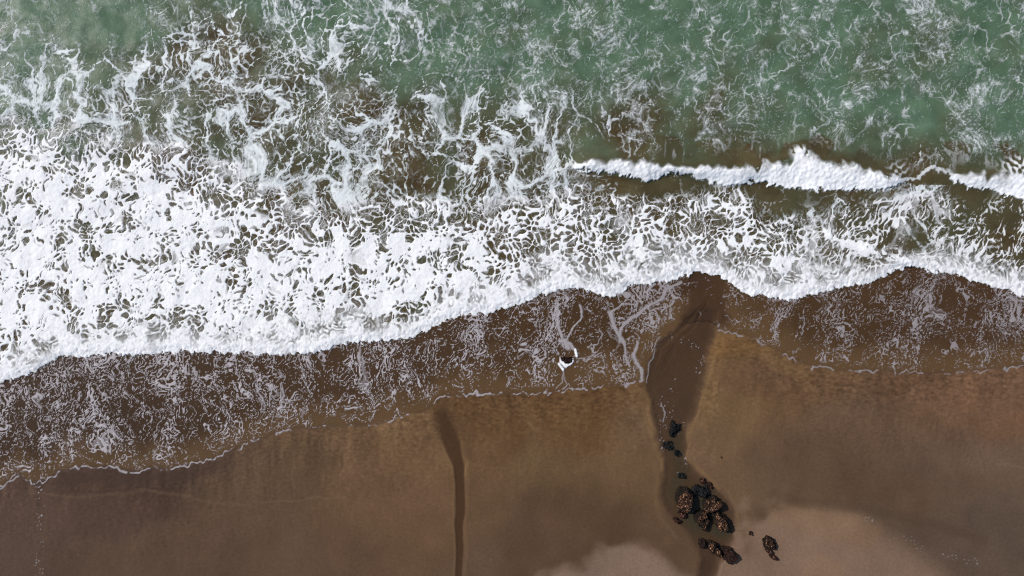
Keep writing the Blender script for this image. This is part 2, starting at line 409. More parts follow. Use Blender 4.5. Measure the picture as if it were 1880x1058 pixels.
    for pts in FLECKS:
        dd = line_dist(pts, u, v)
        w = np.maximum(w, ss(11, 2, dd) * ss(1.45, 2.1, look(T_FINE, u * 1.7 + 30, v * 1.7) + .35 * look(T_MID, u * .8, v * .8)) * .7)
    R['wash_a'] = np.clip(w, 0, 1) * (1 - .36 * ss(800, 1400, u) * (ring < .3))
    R['stream_sd'] = poly_sd(STREAM, u + 1.2 * look(T_MID, u * .8, v * .8), v)
    se = grid_map(SEDI, 0, 50, u, v) + .10 * n60 + .05 * n25
    bt = np.where(u < 1700, b1t, b2t)
    se = np.maximum(se, .95 * ss(46, 4, bt - v + 22 * n25 + 10 * n60) * (v < bt + 2) * ss(75, 50, bt - v) * ss(1080, 1250, u))
    se = np.maximum(se, .95 * ss(-4, 6, v - b1b) * ss(1050, 1120, u))
    R['sedi'] = np.clip(se, 0, 1)
    R['ds'] = ds; R['clus'] = clus; R['lab'] = lab; R['e4'] = e4; R['n25'] = n25; R['n60'] = n60; R['dens'] = dens; R['near'] = near
    R['surf'] = surf; R['b1t'] = b1t; R['b1b'] = b1b; R['b2t'] = b2t; R['b2b'] = b2b; R['db2'] = db2; R['sb'] = sb
    return R

GAP = [(1244, 612), (1252, 570), (1262, 520), (1270, 490), (1325, 490), (1342, 520), (1338, 560), (1326, 612)]
NOTCH_POLY = [(1182, 702), (1187, 680), (1196, 655), (1207, 634), (1222, 618), (1250, 598), (1288, 588), (1318, 596), (1318, 606), (1335, 612), (1335, 1300), (1182, 1300)]
def EDGE(u): return np.where(u < 340, .6, np.where(u < 480, .4, np.where(u < 800, -.7, np.where(u < 1185, .7, np.where(u < 1330, -1, .5)))))
def EDGEM(u): return np.where((u > 1184) & (u < 1318), 0., 1.)
WAKE = [([(1036, 636), (1036, 620), (1026, 600), (1020, 575), (1022, 556)], 4.5), ([(1040, 640), (1044, 625), (1056, 604), (1066, 585), (1064, 560)], 4.0),
        ([(1032, 628), (1048, 632), (1052, 640)], 5.5), ([(1044, 640), (1040, 628)], 7.0), ([(1024, 650), (1018, 632), (1008, 622)], 2.5),
        # foam tongue west of the stream mouth
        ([(1252, 520), (1216, 545), (1182, 566), (1158, 590)], 6.0), ([(1122, 575), (1132, 606), (1144, 628)], 7.0), ([(1158, 590), (1144, 612), (1136, 626)], 5.0),
        ([(1170, 628), (1164, 650), (1172, 680), (1178, 698)], 5.0), ([(1144, 626), (1150, 652), (1156, 672)], 4.0), ([(1124, 572), (1140, 560), (1166, 555)], 4.0),
        ([(1232, 530), (1240, 545), (1225, 560), (1196, 572)], 3.5)]
THREADS = [[(1058, 656), (1070, 658), (1085, 656), (1098, 650), (1108, 648)], [(1036, 682), (1032, 700), (1022, 712)], [(1034, 684), (1040, 704), (1034, 716)],
           [(1080, 640), (1098, 628), (1106, 614), (1102, 604)], [(1187, 704), (1190, 672), (1200, 650), (1210, 618)], [(516, 702), (518, 720), (515, 740), (514, 755)], [(519, 700), (521, 722), (518, 745)],
           [(1214, 740), (1220, 760), (1219, 775)], [(0, 898), (18, 886), (36, 872)]]
FLECKS = [[(1214, 735), (1218, 760), (1216, 800), (1212, 822)], [(1240, 620), (1290, 640), (1280, 700)], [(1240, 700), (1230, 760)], [(77, 880), (77, 1058)],
          [(1590, 952), (1604, 962)], [(1660, 985), (1690, 1010)], [(1730, 1018), (1790, 1030)], [(1244, 800), (1250, 775)], [(1256, 840), (1250, 866)]]
#        0    94  188  282  376  470  564  658  752  846  940 1034 1128 1222 1316 1410 1504 1598 1692 1786 1880
D_WASH = ["555555555555555555555",  # 480
          "555555555555564455566",  # 520
          "666666665555565345566",  # 560
          "777777665554464234556",  # 600
          "666666554444443223345",  # 640
          "656655444333321112223",  # 680
          "566555433211111110011",  # 720
          "565444310000000000000",  # 760
          "454332100000000000000",  # 800
          "322210000000000000000",  # 840
          "221100000000000000000",  # 880
          "000000000000000000000"]  # 920
# ---------------------------------------------------------------- fine grid
STEP = 1.3
def axis(a, b, n_out, grow=1.11):
    core = np.arange(a, b + STEP, STEP)
    o = np.cumsum(STEP * grow ** np.arange(1, n_out + 1))
    return np.concatenate([(core[0] - o)[::-1], core, core[-1] + o]).astype(F32)
US = axis(-110, 1990, 84); VS = axis(-90, 1150, 84)
U, V = np.meshgrid(US, VS)
UC = np.clip(U, -400, 2300)
R = fields(U, V)
df, dw = R['df'], R['dw']

# ---------------------------------------------------------------- levels (metres)
def slope(v):
    d = (v - 720) / 25.0
    return np.where(d > 0, .02 * d * np.exp(-np.maximum(d, 0) / 400), np.maximum(.03 * d, -5.0)).astype(F32)
Z0 = slope(V)
ssd = R['stream_sd']
rd, rt, rs = line_dist(RILL, U, V, True)
rd = rd * rs
rw = np.interp(rt, [0, .18, .34, .5, .75, 1], [8, 16, 13, 9.5, 7, 6]).astype(F32)
wobr = .8 * look(T_MID, U * .5, V * .3) + .6 * R['n25']
rill = ss(1.8 + 7 * ss(845, 760, V), -2.6 - 7 * ss(845, 760, V), np.abs(rd + wobr) - rw) * ss(735, 765, V)
# bore, breakers and long low swell
def ridge(bt, bb, x0, x1, h):
    w = np.maximum(bb - bt, 4) + 6
    t = (V - bt) / w
    up = np.exp(-np.maximum(-t * w - 2, 0) / 26.0)          # long back of the wave, seaward
    dn_ = ss(1.05, .15, t)
    return h * up * dn_ * ss(x0 - 20, x0 + 60, U) * ss(x1 + 20, x1 - 40, U)
bore = (.13 * ss(2, -16, df) + .0) * np.exp(-np.maximum(-df, 0) / 260.0)
bore2 = .16 * np.exp(-(R['db2'] / 9.0) ** 2) * ss(1490, 1530, U) * ss(1700, 1670, U)
swell = .05 * fbm(U, V * 2.0, 90, k=2) * ss(60, -60, V - 380) + .015 * fbm(U, V, 30, k=1) * ss(0, -60, df)
sea_lvl = np.maximum(Z0 + .035, -.35 + .10 * np.tanh((V - 300) / 400))
ZW = sea_lvl + bore + bore2 + swell + ridge(R['b1t'], R['b1b'], 1045, 1662, .48) + ridge(R['b2t'], R['b2b'], 1738, 2600, .42)
film = .012 + .03 * ss(0, 90, dw)
dunes = .0035 * look(T_MID, U * .62 + 3 * R['n25'], V * .30) + .002 * look(T_FINE, U * .9, V * .8)
ripz = ss(140, 0, -dw) * (dw < 3)
ZS = Z0 + dunes * ripz * 1.5 + .012 * fbm(U, V, 120, k=2)
carve = .13 * ss(6, -14, ssd) + .05 * rill
ZS = ZS - carve
ZW = np.where(df > 0, np.maximum(ZW, 0 * ZW + Z0 + film), ZW)
ZW = np.where(df > 0, Z0 + .012 * fbm(U, V, 120, k=2) + film + .13 * ss(2, -16, df), ZW)
# foam coverage, joined and split by kind
out_ = np.maximum(np.maximum(-110 - U, U - 1990), np.maximum(-90 - V, V - 1150))
far = np.exp(-np.maximum(out_ - 60, 0) / 260) * (1 - .85 * ss(200, 700, np.maximum(-V, 0)))
sea_side = df < 0
a_sea = np.where(sea_side, R['sea_a'], 0); a_surf = np.where(sea_side, R['surf_a'], 0)
A = 1 - (1 - a_sea * (1 - .0 * a_surf)) * (1 - a_surf)
A = 1 - (1 - A) * (1 - R['b1']) * (1 - R['b2'])
wa = np.where(df >= 0, R['wash_a'], 0)
A = np.where(sea_side, A, wa) * far
KIND = np.where(~sea_side & (R['ring'] > .3), 6, np.where(~sea_side, 5, np.where(R['b1'] > .35, 3, np.where(R['b2'] > .35, 4, np.where(R['ds'] > .16, 2, 1)))))
lump = look(T_MID, U * .85, V * .85) * .5 + look(T_FINE, U * .95 + 40, V * .95) * .5
frothy = ss(-70, -6, df)
TH = .012 + .035 * A * np.where(KIND == 2, 1, .35) + np.where(KIND == 2, .007 + .003 * frothy, .004) * lump * A
inb = np.maximum(R['b1'], R['b2'])
TH = TH + inb * (.068 + .010 * look(T_MID, U * .9 + 50, V * .4) + .012 * look(T_FINE, U, V))
TH = np.where(KIND == 5, .006 + .012 * A, TH)
TH = np.where(KIND == 6, .02 + .06 * A * (1 + .3 * lump), TH)
ZF = ZW + TH
ZF = np.where((KIND == 5) & (dw < 2) & (V > 600), np.maximum(ZS, np.where(ssd < 0, Z0 - .03, ZS)) + .012, ZF)

def grid_mesh(name, Z, keep, mat, attrs=None, color=None, rows=None, cols=None, smooth=True):
    rows = np.arange(len(VS)) if rows is None else rows
    cols = np.arange(len(US)) if cols is None else cols
    ix = np.ix_(rows, cols)
    x = (U[ix] - 940) / 25.0; y = (529 - V[ix]) / 25.0; z = Z[ix]
    k = keep[ix]
    fm = k[:-1, :-1] | k[1:, :-1] | k[:-1, 1:] | k[1:, 1:] if keep.dtype == bool else None
    nr, nc = x.shape
    idx = np.arange(nr * nc).reshape(nr, nc)
    q = np.stack([idx[1:, :-1][fm], idx[1:, 1:][fm], idx[:-1, 1:][fm], idx[:-1, :-1][fm]], 1)
    used, inv = np.unique(q, return_inverse=True)
    q = inv.reshape(-1, 4).astype(np.int32)
    co = np.stack([x.ravel()[used], y.ravel()[used], z.ravel()[used]], 1).astype(F32)
    me = bpy.data.meshes.new(name)
    me.vertices.add(len(co)); me.vertices.foreach_set('co', co.ravel())
    me.loops.add(q.size); me.loops.foreach_set('vertex_index', q.ravel())
    me.polygons.add(len(q)); me.polygons.foreach_set('loop_start', np.arange(0, q.size, 4, dtype=np.int32))
    me.update(calc_edges=True)
    if smooth: me.polygons.foreach_set('use_smooth', np.ones(len(q), bool))
    for an, ar in (attrs or {}).items():
        a = me.attributes.new(an, 'FLOAT', 'POINT'); a.data.foreach_set('value', ar[ix].ravel()[used].astype(F32))
    if color is not None:
        a = me.attributes.new('albedo', 'FLOAT_COLOR', 'POINT')
        c = np.ones((len(used), 4), F32); c[:, :3] = color[ix].reshape(-1, 3)[used]
        a.data.foreach_set('color', c.ravel())
    me.materials.append(mat)
    o = bpy.data.objects.new(name, me); C.collection.objects.link(o)
    return o

def face_kind_mesh(name, kinds, mat):
    """foam faces whose first corner is of one kind"""
    k = (A > .035)
    fm = (k[:-1, :-1] | k[1:, :-1] | k[:-1, 1:] | k[1:, 1:]) & (KIND[:-1, :-1] == kinds)
    nr, nc = A.shape
    idx = np.arange(nr * nc, dtype=np.int64).reshape(nr, nc)
    q = np.stack([idx[1:, :-1][fm], idx[1:, 1:][fm], idx[:-1, 1:][fm], idx[:-1, :-1][fm]], 1)
    used, inv = np.unique(q, return_inverse=True); q = inv.reshape(-1, 4).astype(np.int32)
    x = ((U - 940) / 25.0).ravel()[used]; y = ((529 - V) / 25.0).ravel()[used]; z = ZF.ravel()[used]
    me = bpy.data.meshes.new(name)
    me.vertices.add(len(used)); me.vertices.foreach_set('co', np.stack([x, y, z], 1).astype(F32).ravel())
    me.loops.add(q.size); me.loops.foreach_set('vertex_index', q.ravel())
    me.polygons.add(len(q)); me.polygons.foreach_set('loop_start', np.arange(0, q.size, 4, dtype=np.int32))
    me.update(calc_edges=True)
    me.polygons.foreach_set('use_smooth', np.ones(len(q), bool))
    a = me.attributes.new('cover', 'FLOAT', 'POINT'); a.data.foreach_set('value', A.ravel()[used].astype(F32))
    me.materials.append(mat)
    o = bpy.data.objects.new(name, me); C.collection.objects.link(o)
    return o

# ---------------------------------------------------------------- materials
class NT:
    def __init__(s, name):
        s.m = bpy.data.materials.new(name); s.m.use_nodes = True; s.t = s.m.node_tree; s.t.nodes.clear()
    def n(s, t, **kw):
        x = s.t.nodes.new('ShaderNode' + t)
        for k, v in kw.items():
            if k.startswith('_'): setattr(x, k[1:], v)
        return x
    def l(s, a, b): s.t.links.new(a, b)
    def val(s, x, name, v):
        x.inputs[name].default_value = v; return x
    def attr(s, name):
        a = s.n('Attribute'); a.attribute_name = name; return a
    def noise(s, scale, detail=4, rough=.55, vec=None, dist=0, stretch=None):
        x = s.n('TexNoise'); x.inputs['Scale'].default_value = scale; x.inputs['Detail'].default_value = detail
        x.inputs['Roughness'].default_value = rough; x.inputs['Distortion'].default_value = dist
        g = s.n('NewGeometry')
        if stretch:
            mp = s.n('Mapping'); mp.inputs['Scale'].default_value = stretch; s.l(g.outputs['Position'], mp.inputs['Vector']); s.l(mp.outputs[0], x.inputs['Vector'])
        else: s.l(g.outputs['Position'], x.inputs['Vector'])
        return x
    def rng(s, sock, a, b, c, d):
        x = s.n('MapRange'); s.l(sock, x.inputs['Value'])
        for k, v in zip(('From Min', 'From Max', 'To Min', 'To Max'), (a, b, c, d)): x.inputs[k].default_value = v
        return x.outputs[0]
    def mixc(s, f, a, b, mode='MIX'):
        x = s.n('Mix'); x.data_type = 'RGBA'; x.blend_type = mode
        for sock, v in ((x.inputs[0], f), (x.inputs[6], a), (x.inputs[7], b)):
            if hasattr(v, 'links') or isinstance(v, bpy.types.NodeSocket): s.l(v, sock)
            else: sock.default_value = v if not isinstance(v, tuple) else (*v, 1)[:4]
        return x.outputs[2]
    def math(s, op, a, b=0.0):
        x = s.n('Math'); x.operation = op
        for sock, v in ((x.inputs[0], a), (x.inputs[1], b)):
            if isinstance(v, bpy.types.NodeSocket): s.l(v, sock)
            else: sock.default_value = v
        return x.outputs[0]
    def bump(s, h, strength, dist):
        b = s.n('Bump'); b.inputs['Strength'].default_value = strength; b.inputs['Distance'].default_value = dist
        s.l(h, b.inputs['Height']); return b.outputs[0]
    def out(s, sh):
        o = s.n('OutputMaterial'); s.l(sh, o.inputs['Surface']); return s.m

def lin(c):
    c = np.array(c, float) / 255.0
    return np.where(c < .04045, c / 12.92, ((c + .055) / 1.055) ** 2.4)
KE = np.array([1.03, 1.05, 1.10])          # display value of a white surface under this light

def m_sand():
    s = NT('sand'); at = s.attr('albedo')
    n1 = s.noise(5, 5, .7); n2 = s.noise(22, 4, .75); n3 = s.noise(1.2, 4, .55)
    f = s.math('ADD', s.math('ADD', s.rng(n1.outputs[0], .3, .7, -.06, .06), s.rng(n2.outputs[0], .25, .75, -.13, .13)), s.rng(n3.outputs[0], .3, .7, .97, 1.03))
    v = s.n('VectorMath'); v.operation = 'SCALE'; s.l(at.outputs['Color'], v.inputs[0]); s.l(f, v.inputs['Scale'])
    p = s.n('BsdfPrincipled'); s.l(v.outputs[0], p.inputs['Base Color'])
    p.inputs['Roughness'].default_value = .6; p.inputs['Specular IOR Level'].default_value = .07
    s.l(s.bump(n2.outputs[0], .25, .01), p.inputs['Normal'])
    return s.out(p.outputs[0])

def m_sea():
    s = NT('sea_water'); se = s.attr('sediment').outputs['Fac']
    n1 = s.noise(.55, 5, .6, dist=.6); n2 = s.noise(2.4, 5, .62, dist=.8); n3 = s.noise(.16, 3, .5)
    g = s.mixc(s.rng(n1.outputs[0], .32, .68, 0, 1), tuple(lin((75, 98, 77)) / KE), tuple(lin((91, 116, 95)) / KE))
    g = s.mixc(s.rng(n2.outputs[0], .48, .78, 0, .45), g, tuple(lin((106, 128, 116)) / KE))
    b = s.mixc(s.rng(n1.outputs[0], .35, .65, 0, 1), tuple(lin((70, 57, 38)) / KE), tuple(lin((86, 78, 55)) / KE))
    b = s.mixc(s.rng(n3.outputs[0], .4, .62, 0, .55), b, tuple(lin((70, 76, 58)) / KE))
    sf = s.math('ADD', se, s.rng(n2.outputs[0], .3, .7, -.10, .10))
    col = s.mixc(s.rng(sf, .12, .82, 0, 1), g, b)
    p = s.n('BsdfPrincipled'); s.l(col, p.inputs['Base Color']); p.inputs['Roughness'].default_value = .38; p.inputs['IOR'].default_value = 1.33; p.inputs['Specular IOR Level'].default_value = .16
    r1 = s.noise(3.0, 5, .6, dist=.4); r2 = s.noise(11, 3, .6)
    h = s.math('ADD', r1.outputs[0], s.math('MULTIPLY', r2.outputs[0], .25))
    s.l(s.bump(h, .5, .04), p.inputs['Normal'])
    return s.out(p.outputs[0])

def m_film(name):
    """clear or silty shallow water lying on sand: 'depth' tints, 'silt' clouds"""
    s = NT(name); d = s.attr('depth').outputs['Fac']; si = s.attr('silt').outputs['Fac']; gr = s.attr('green').outputs['Fac']
    tint = s.mixc(d, (1, 1, 1), (.60, .56, .52))
    t = s.n('BsdfTransparent'); s.l(tint, t.inputs['Color'])
    df_ = s.n('BsdfDiffuse')
    s.l(s.mixc(gr, tuple(lin((112, 86, 58)) / KE), tuple(lin((68, 68, 52)) / KE)), df_.inputs['Color'])
    m = s.n('MixShader'); s.l(si, m.inputs[0]); s.l(t.outputs[0], m.inputs[1]); s.l(df_.outputs[0], m.inputs[2])
    gl = s.n('BsdfGlossy'); gl.inputs['Roughness'].default_value = .3
    r = s.noise(6, 4, .55, dist=.3)
    nb = s.bump(r.outputs[0], .25, .02); s.l(nb, gl.inputs['Normal'])
    lw = s.n('LayerWeight'); lw.inputs['Blend'].default_value = .5; s.l(nb, lw.inputs['Normal'])
    fr_ = s.math('ADD', s.math('MULTIPLY', s.math('POWER', lw.outputs['Facing'], 5.0), .9), .02)
    m2 = s.n('MixShader'); s.l(fr_, m2.inputs[0]); s.l(m.outputs[0], m2.inputs[1]); s.l(gl.outputs[0], m2.inputs[2])
    return s.out(m2.outputs[0])

def m_foam(name, col, fine, bump, amax=1.0):
    s = NT(name); a = s.attr('cover').outputs['Fac']
    n1 = s.noise(fine, 4, .65); n2 = s.noise(fine * .28, 4, .6, dist=.5)
    al = s.math('MULTIPLY', a, amax)
    p = s.n('BsdfPrincipled'); s.l(s.mixc(s.rng(n2.outputs[0], .3, .7, 0, 1), tuple(c * .93 for c in col), col), p.inputs['Base Color'])
    p.inputs['Roughness'].default_value = .75; p.inputs['Specular IOR Level'].default_value = .2
    h = s.math('ADD', s.math('MULTIPLY', n1.outputs[0], .5), n2.outputs[0])
    s.l(s.bump(h, .9, bump), p.inputs['Normal'])
    t = s.n('BsdfTransparent'); m = s.n('MixShader')
    cl = s.n('Clamp'); s.l(al, cl.inputs[0]); s.l(cl.outputs[0], m.inputs[0]); s.l(t.outputs[0], m.inputs[1]); s.l(p.outputs[0], m.inputs[2])
    return s.out(m.outputs[0])

def m_rock(name, dark, spot, amount, rough=.55, crown=None):
    s = NT(name); tc = s.n('TexCoord')
    v = s.n('TexVoronoi'); v.inputs['Scale'].default_value = 12; s.l(tc.outputs['Object'], v.inputs['Vector'])
    n1 = s.noise(3, 5, .7); n2 = s.noise(13, 4, .7)
    top = s.attr('top').outputs['Fac']
    sel = s.math('ADD', s.math('MULTIPLY', top, .68), s.rng(n2.outputs[0], .3, .7, -.5, .5))
    sel = s.math('ADD', sel, s.rng(n1.outputs[0], .3, .7, -.35, .35))
    base = s.mixc(s.rng(n2.outputs[0], .35, .7, 0, 1), dark, tuple(c * 1.8 for c in dark))
    if crown: base = s.mixc(s.rng(sel, .3, .8, 0, 1), base, crown)
    vc = s.n('SeparateColor'); s.l(v.outputs['Color'], vc.inputs[0])
    sp = s.mixc(vc.outputs[0], spot, tuple(min(1, c * 1.8) for c in (spot[0], spot[1] * 1.2, spot[2] * 1.5)))
    f = s.math('MULTIPLY', s.rng(sel, .62, 1.0, 0, amount), s.rng(vc.outputs[1], .45, .7, 0, 1))
    p = s.n('BsdfPrincipled'); s.l(s.mixc(f, base, sp), p.inputs['Base Color']); p.inputs['Roughness'].default_value = rough; p.inputs['Specular IOR Level'].default_value = .12
    h = s.math('SUBTRACT', n2.outputs[0], v.outputs['Distance'])
    s.l(s.bump(h, 1.0, .07), p.inputs['Normal'])
    return s.out(p.outputs[0])

def tag(o, label=None, cat=None, group=None, kind=None):
    if label: o['label'] = label
    if cat: o['category'] = cat
    if group: o['group'] = group
    if kind: o['kind'] = kind
    return o

# ---------------------------------------------------------------- sand
SP = [(40, 1000, 82, 64, 53), (250, 1000, 86, 67, 53), (470, 1000, 89, 69, 55), (240, 885, 72, 54, 44), (90, 905, 82, 63, 53), (400, 870, 84, 65, 51), (480, 860, 93, 73, 55), (650, 850, 102, 78, 57),
      (650, 1000, 92, 70, 53), (740, 820, 106, 81, 57), (700, 930, 101, 77, 56), (560, 820, 88, 67, 49), (900, 765, 94, 69, 45), (1050, 765, 93, 67, 43), (1000, 860, 101, 79, 55), (950, 960, 93, 71, 52), (1080, 950, 84, 63, 46),
      (1160, 850, 102, 79, 56), (1300, 810, 106, 83, 61), (1340, 660, 108, 80, 50), (1345, 740, 108, 84, 57), (1390, 890, 101, 79, 60), (1450, 720, 101, 76, 54), (1450, 850, 91, 70, 53),
      (1560, 890, 84, 65, 50), (1600, 770, 98, 76, 59), (1640, 705, 92, 68, 50), (1800, 720, 110, 81, 60), (1850, 850, 101, 80, 65), (1740, 890, 90, 71, 57), (1870, 1000, 88, 72, 60), (1690, 960, 86, 69, 56),
      (1740, 1040, 90, 73, 61), (1180, 960, 88, 67, 50), (900, 1040, 94, 73, 57), (1020, 1010, 84, 64, 50), (100, 760, 84, 66, 54), (500, 700, 96, 72, 48), (1000, 640, 100, 74, 46), (1500, 600, 102, 77, 52), (1800, 600, 102, 77, 58)]
sr = np.arange(len(VS)); r0 = int(np.searchsorted(VS, 470))
srows = np.concatenate([np.arange(0, r0, 14), np.arange(r0, len(VS))])
num = np.zeros(U.shape + (3,), F32); den = np.zeros(U.shape, F32) + 1e-9
uu = np.clip(U + 40 * R['n60'], 0, 1880); vv = np.clip(V + 18 * R['n60'], 560, 1058)
sub = (slice(r0, None), slice(None))
for x, y, r_, g_, b_ in SP:
    d2 = ((uu[sub] - x) / 1.25) ** 2 + (vv[sub] - y) ** 2
    w_ = 1 / (d2 + 900) ** 1.6 * 1e6
    den[sub] += w_
    num[sub] += w_[..., None] * lin((r_, g_, b_)).astype(F32)
SC = num / den[..., None]
SC[:r0] = lin((90, 70, 50))
def tone(mask, col, amt=1.0):
    global SC
    m = (np.clip(mask, 0, 1) * amt)[..., None]
    SC = SC * (1 - m) + lin(col).astype(F32) * m
def mul(f):
    global SC
    SC = SC * f[..., None]
n60, n25 = R['n60'], R['n25']
# paler, drier patches
pd1 = poly_sd([(960, 1064), (1020, 1050), (1065, 1036), (1095, 1012), (1120, 1000), (1150, 996), (1190, 1003), (1218, 1022), (1240, 1045), (1275, 1064), (1275, 1300), (960, 1300)], U + 6 * n25, V + 5 * n25)
tone(ss(13, -14, pd1), (124, 101, 87), .95)
pd2 = poly_sd([(1352, 996), (1385, 965), (1402, 940), (1425, 930), (1470, 938), (1530, 944), (1580, 958), (1612, 980), (1650, 1003), (1700, 1040), (1730, 1064), (1740, 1300), (1318, 1300), (1322, 1030)], U + 12 * n25, V + 8 * n25)
tone(ss(34, -26, pd2), (124, 100, 83), .92)
tone(ss(40, 5, line_dist([(1430, 942), (1530, 962), (1590, 978)], U + 8 * n25, V + 6 * n25)), (126, 99, 74), .5)
tone(ss(45, 5, np.hypot((U - 1510) / 1.2, V - 1050)), (128, 101, 78), .5)
# ripples and drag streaks on the freshly wetted sand
dwp = np.clip(-dw, 0, 400)
fresh = ss(110, 5, dwp) * (dw < 2) * ss(430, 540, U + .3 * V)
fresh = np.maximum(fresh, ss(75, 5, dwp) * (dw < 2) * .8)
obl = look(T_MID, U * .9 + V * .3, V * 1.7 - U * .45) * .6 + look(T_FINE, U * .7, V * 1.1) * .45 + .35 * look(T_MID, U * .8, V * .16)
vst = .6 * look(T_MID, U * .85 + 3 * n25, V * .10) + .5 * fbm(U, V * .12, 14, k=1) + .3 * look(T_FINE, U * .9, V * .2)
leftish = ss(820, 560, U)
pat = vst * leftish + obl * (1 - leftish)
mul(1 + np.clip(.20 * fresh * (.75 * pat + .45 * look(T_FINE, U * .9 + V * .3, V * 1.6 - U * .3)), -.3, .3))
comb_all = ss(300, 60, dwp) * (dw < 2)
mul(1 + .03 * comb_all * (look(T_FINE, U * .8 + 3 * n25, V * .22) + .5 * look(T_FINE, U * .9, V * .9)))
mul(1 + .030 * look(T_FINE, U * 1.3, V * 1.3) * (dw < 0))
rl_ = look(T_FINE, U * .75 + .2 * V, V * 1.5 + 4 * n25) + .6 * look(T_FINE, U * 1.3 + 3 * n25, V * .22 + 99)
mul(1 + .040 * rl_ * ss(230, 90, dwp) * (dw < 0))
inr = look(T_MID, U * 1.2, V * 1.1) * ss(.2, .9, rill)
mul(1 + .06 * inr)
mul(1 + .04 * fbm(U, V * .5, 60, k=1) + .03 * n25)
tone(ss(22, 3, np.abs(dwp - 12)) * (dw < 0) * ss(60, 140, U) * ss(470, 380, U), (66, 50, 43), .6)
# golden rim of the second bank and around the stream mouth
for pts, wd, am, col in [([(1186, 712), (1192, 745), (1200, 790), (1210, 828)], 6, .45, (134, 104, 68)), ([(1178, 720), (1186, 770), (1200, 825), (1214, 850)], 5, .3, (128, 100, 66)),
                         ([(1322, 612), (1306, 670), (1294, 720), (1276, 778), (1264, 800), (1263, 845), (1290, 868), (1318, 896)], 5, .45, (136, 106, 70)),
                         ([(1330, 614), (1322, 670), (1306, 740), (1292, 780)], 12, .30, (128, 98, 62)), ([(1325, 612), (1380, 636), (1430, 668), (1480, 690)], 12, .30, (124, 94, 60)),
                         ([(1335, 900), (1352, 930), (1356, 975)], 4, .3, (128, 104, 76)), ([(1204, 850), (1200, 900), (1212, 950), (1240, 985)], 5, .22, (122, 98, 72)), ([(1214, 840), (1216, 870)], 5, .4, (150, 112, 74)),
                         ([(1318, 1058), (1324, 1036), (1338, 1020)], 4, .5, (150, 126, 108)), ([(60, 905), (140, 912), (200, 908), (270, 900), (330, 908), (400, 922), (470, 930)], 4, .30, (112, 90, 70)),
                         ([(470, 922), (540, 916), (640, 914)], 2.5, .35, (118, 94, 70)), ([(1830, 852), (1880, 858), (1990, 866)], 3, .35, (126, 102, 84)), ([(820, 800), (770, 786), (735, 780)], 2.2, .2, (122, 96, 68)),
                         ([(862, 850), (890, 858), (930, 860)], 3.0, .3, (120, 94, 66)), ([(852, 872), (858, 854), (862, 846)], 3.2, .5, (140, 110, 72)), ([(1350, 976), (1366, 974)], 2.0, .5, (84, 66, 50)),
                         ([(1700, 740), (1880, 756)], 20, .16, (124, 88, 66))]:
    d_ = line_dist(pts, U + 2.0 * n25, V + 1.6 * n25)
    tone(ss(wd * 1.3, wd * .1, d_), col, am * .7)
for pts, wd, am, col in [([(100, 898), (200, 902), (260, 894), (330, 899)], 2.6, .55, (66, 51, 43)), ([(30, 890), (200, 880), (350, 868)], 9, .25, (68, 52, 44)),
                         ([(1220, 1010), (1250, 1040)], 10, .2, (80, 62, 48)), ([(1420, 905), (1480, 925), (1600, 935), (1700, 960), (1800, 990)], 16, .35, (74, 57, 44)), ([(1000, 1040), (1090, 1000), (1150, 975), (1215, 985)], 14, .25, (78, 59, 43))]:
    d_ = line_dist(pts, U + 2.0 * n25, V + 1.6 * n25)
    tone(ss(wd, wd * .15, d_), col, am)
# wet channels
ink = 1 + .08 * look(T_MID, U * .9, V * .10) + .05 * n25
tone(rill, (66, 46, 31), .88)
tone(ss(24, 6, line_dist([(806, 744), (830, 770), (862, 800), (872, 835)], U + 5 * n25, V)) * (1 - rill), (84, 62, 42), .38)
tone(ss(13, 4, np.hypot(U - 862, (V - 830) / 1.2) + 3 * n25), (70, 56, 42), .5)
rim = ss(3.5, 0, np.abs(np.abs(rd + wobr) - rw - 4)) * ss(800, 850, V)
tone(rim, (124, 96, 66), .22)
chan = ss(3, -3, ssd) * ss(-30, 0, df + 60)
tone(chan * ss(700, 690, V - 250 * ss(560, 800, V)), (84, 62, 44), .0)
tone(ss(9, -9, ssd) * ss(-30, 0, df + 60), (80, 60, 45), .85)
tone(R['gap'] * (ssd > -2) * (V < 640), (92, 69, 50), .9)
for k_ in range(4):
    pl_ = [(1194 + 9 * k_, 668 + 4 * k_), (1212 + 9 * k_, 634 + 5 * k_), (1240 + 8 * k_, 608 + 3 * k_), (1276 + 5 * k_, 570), (1300, 545 - 2 * k_)]
    tone(ss(2.6, .6, line_dist(pl_, U + 2 * n25, V + 2 * n25)), (52, 37, 26) if k_ % 2 == 0 else (112, 84, 58), .45)
tone(ss(30, 5, line_dist([(1186, 700), (1230, 650), (1300, 610)], U, V)) * chan, (74, 54, 38), .5)
tone(ss(34, 10, np.hypot(U - 1245, (V - 905) / 1.3)) * chan, (82, 70, 54), .6)
tone(ss(26, 5, np.hypot(U - 1296, V - 1040)) * chan, (72, 52, 38), .8)
SC = (SC * np.array([1.02, 1.04, 1.07]) / KE).astype(F32)
keep = np.ones(U.shape, bool)
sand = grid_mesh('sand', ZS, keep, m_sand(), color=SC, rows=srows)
tag(sand, 'wide brown wet sand beach with ripples, seen from above', 'beach', kind='structure')

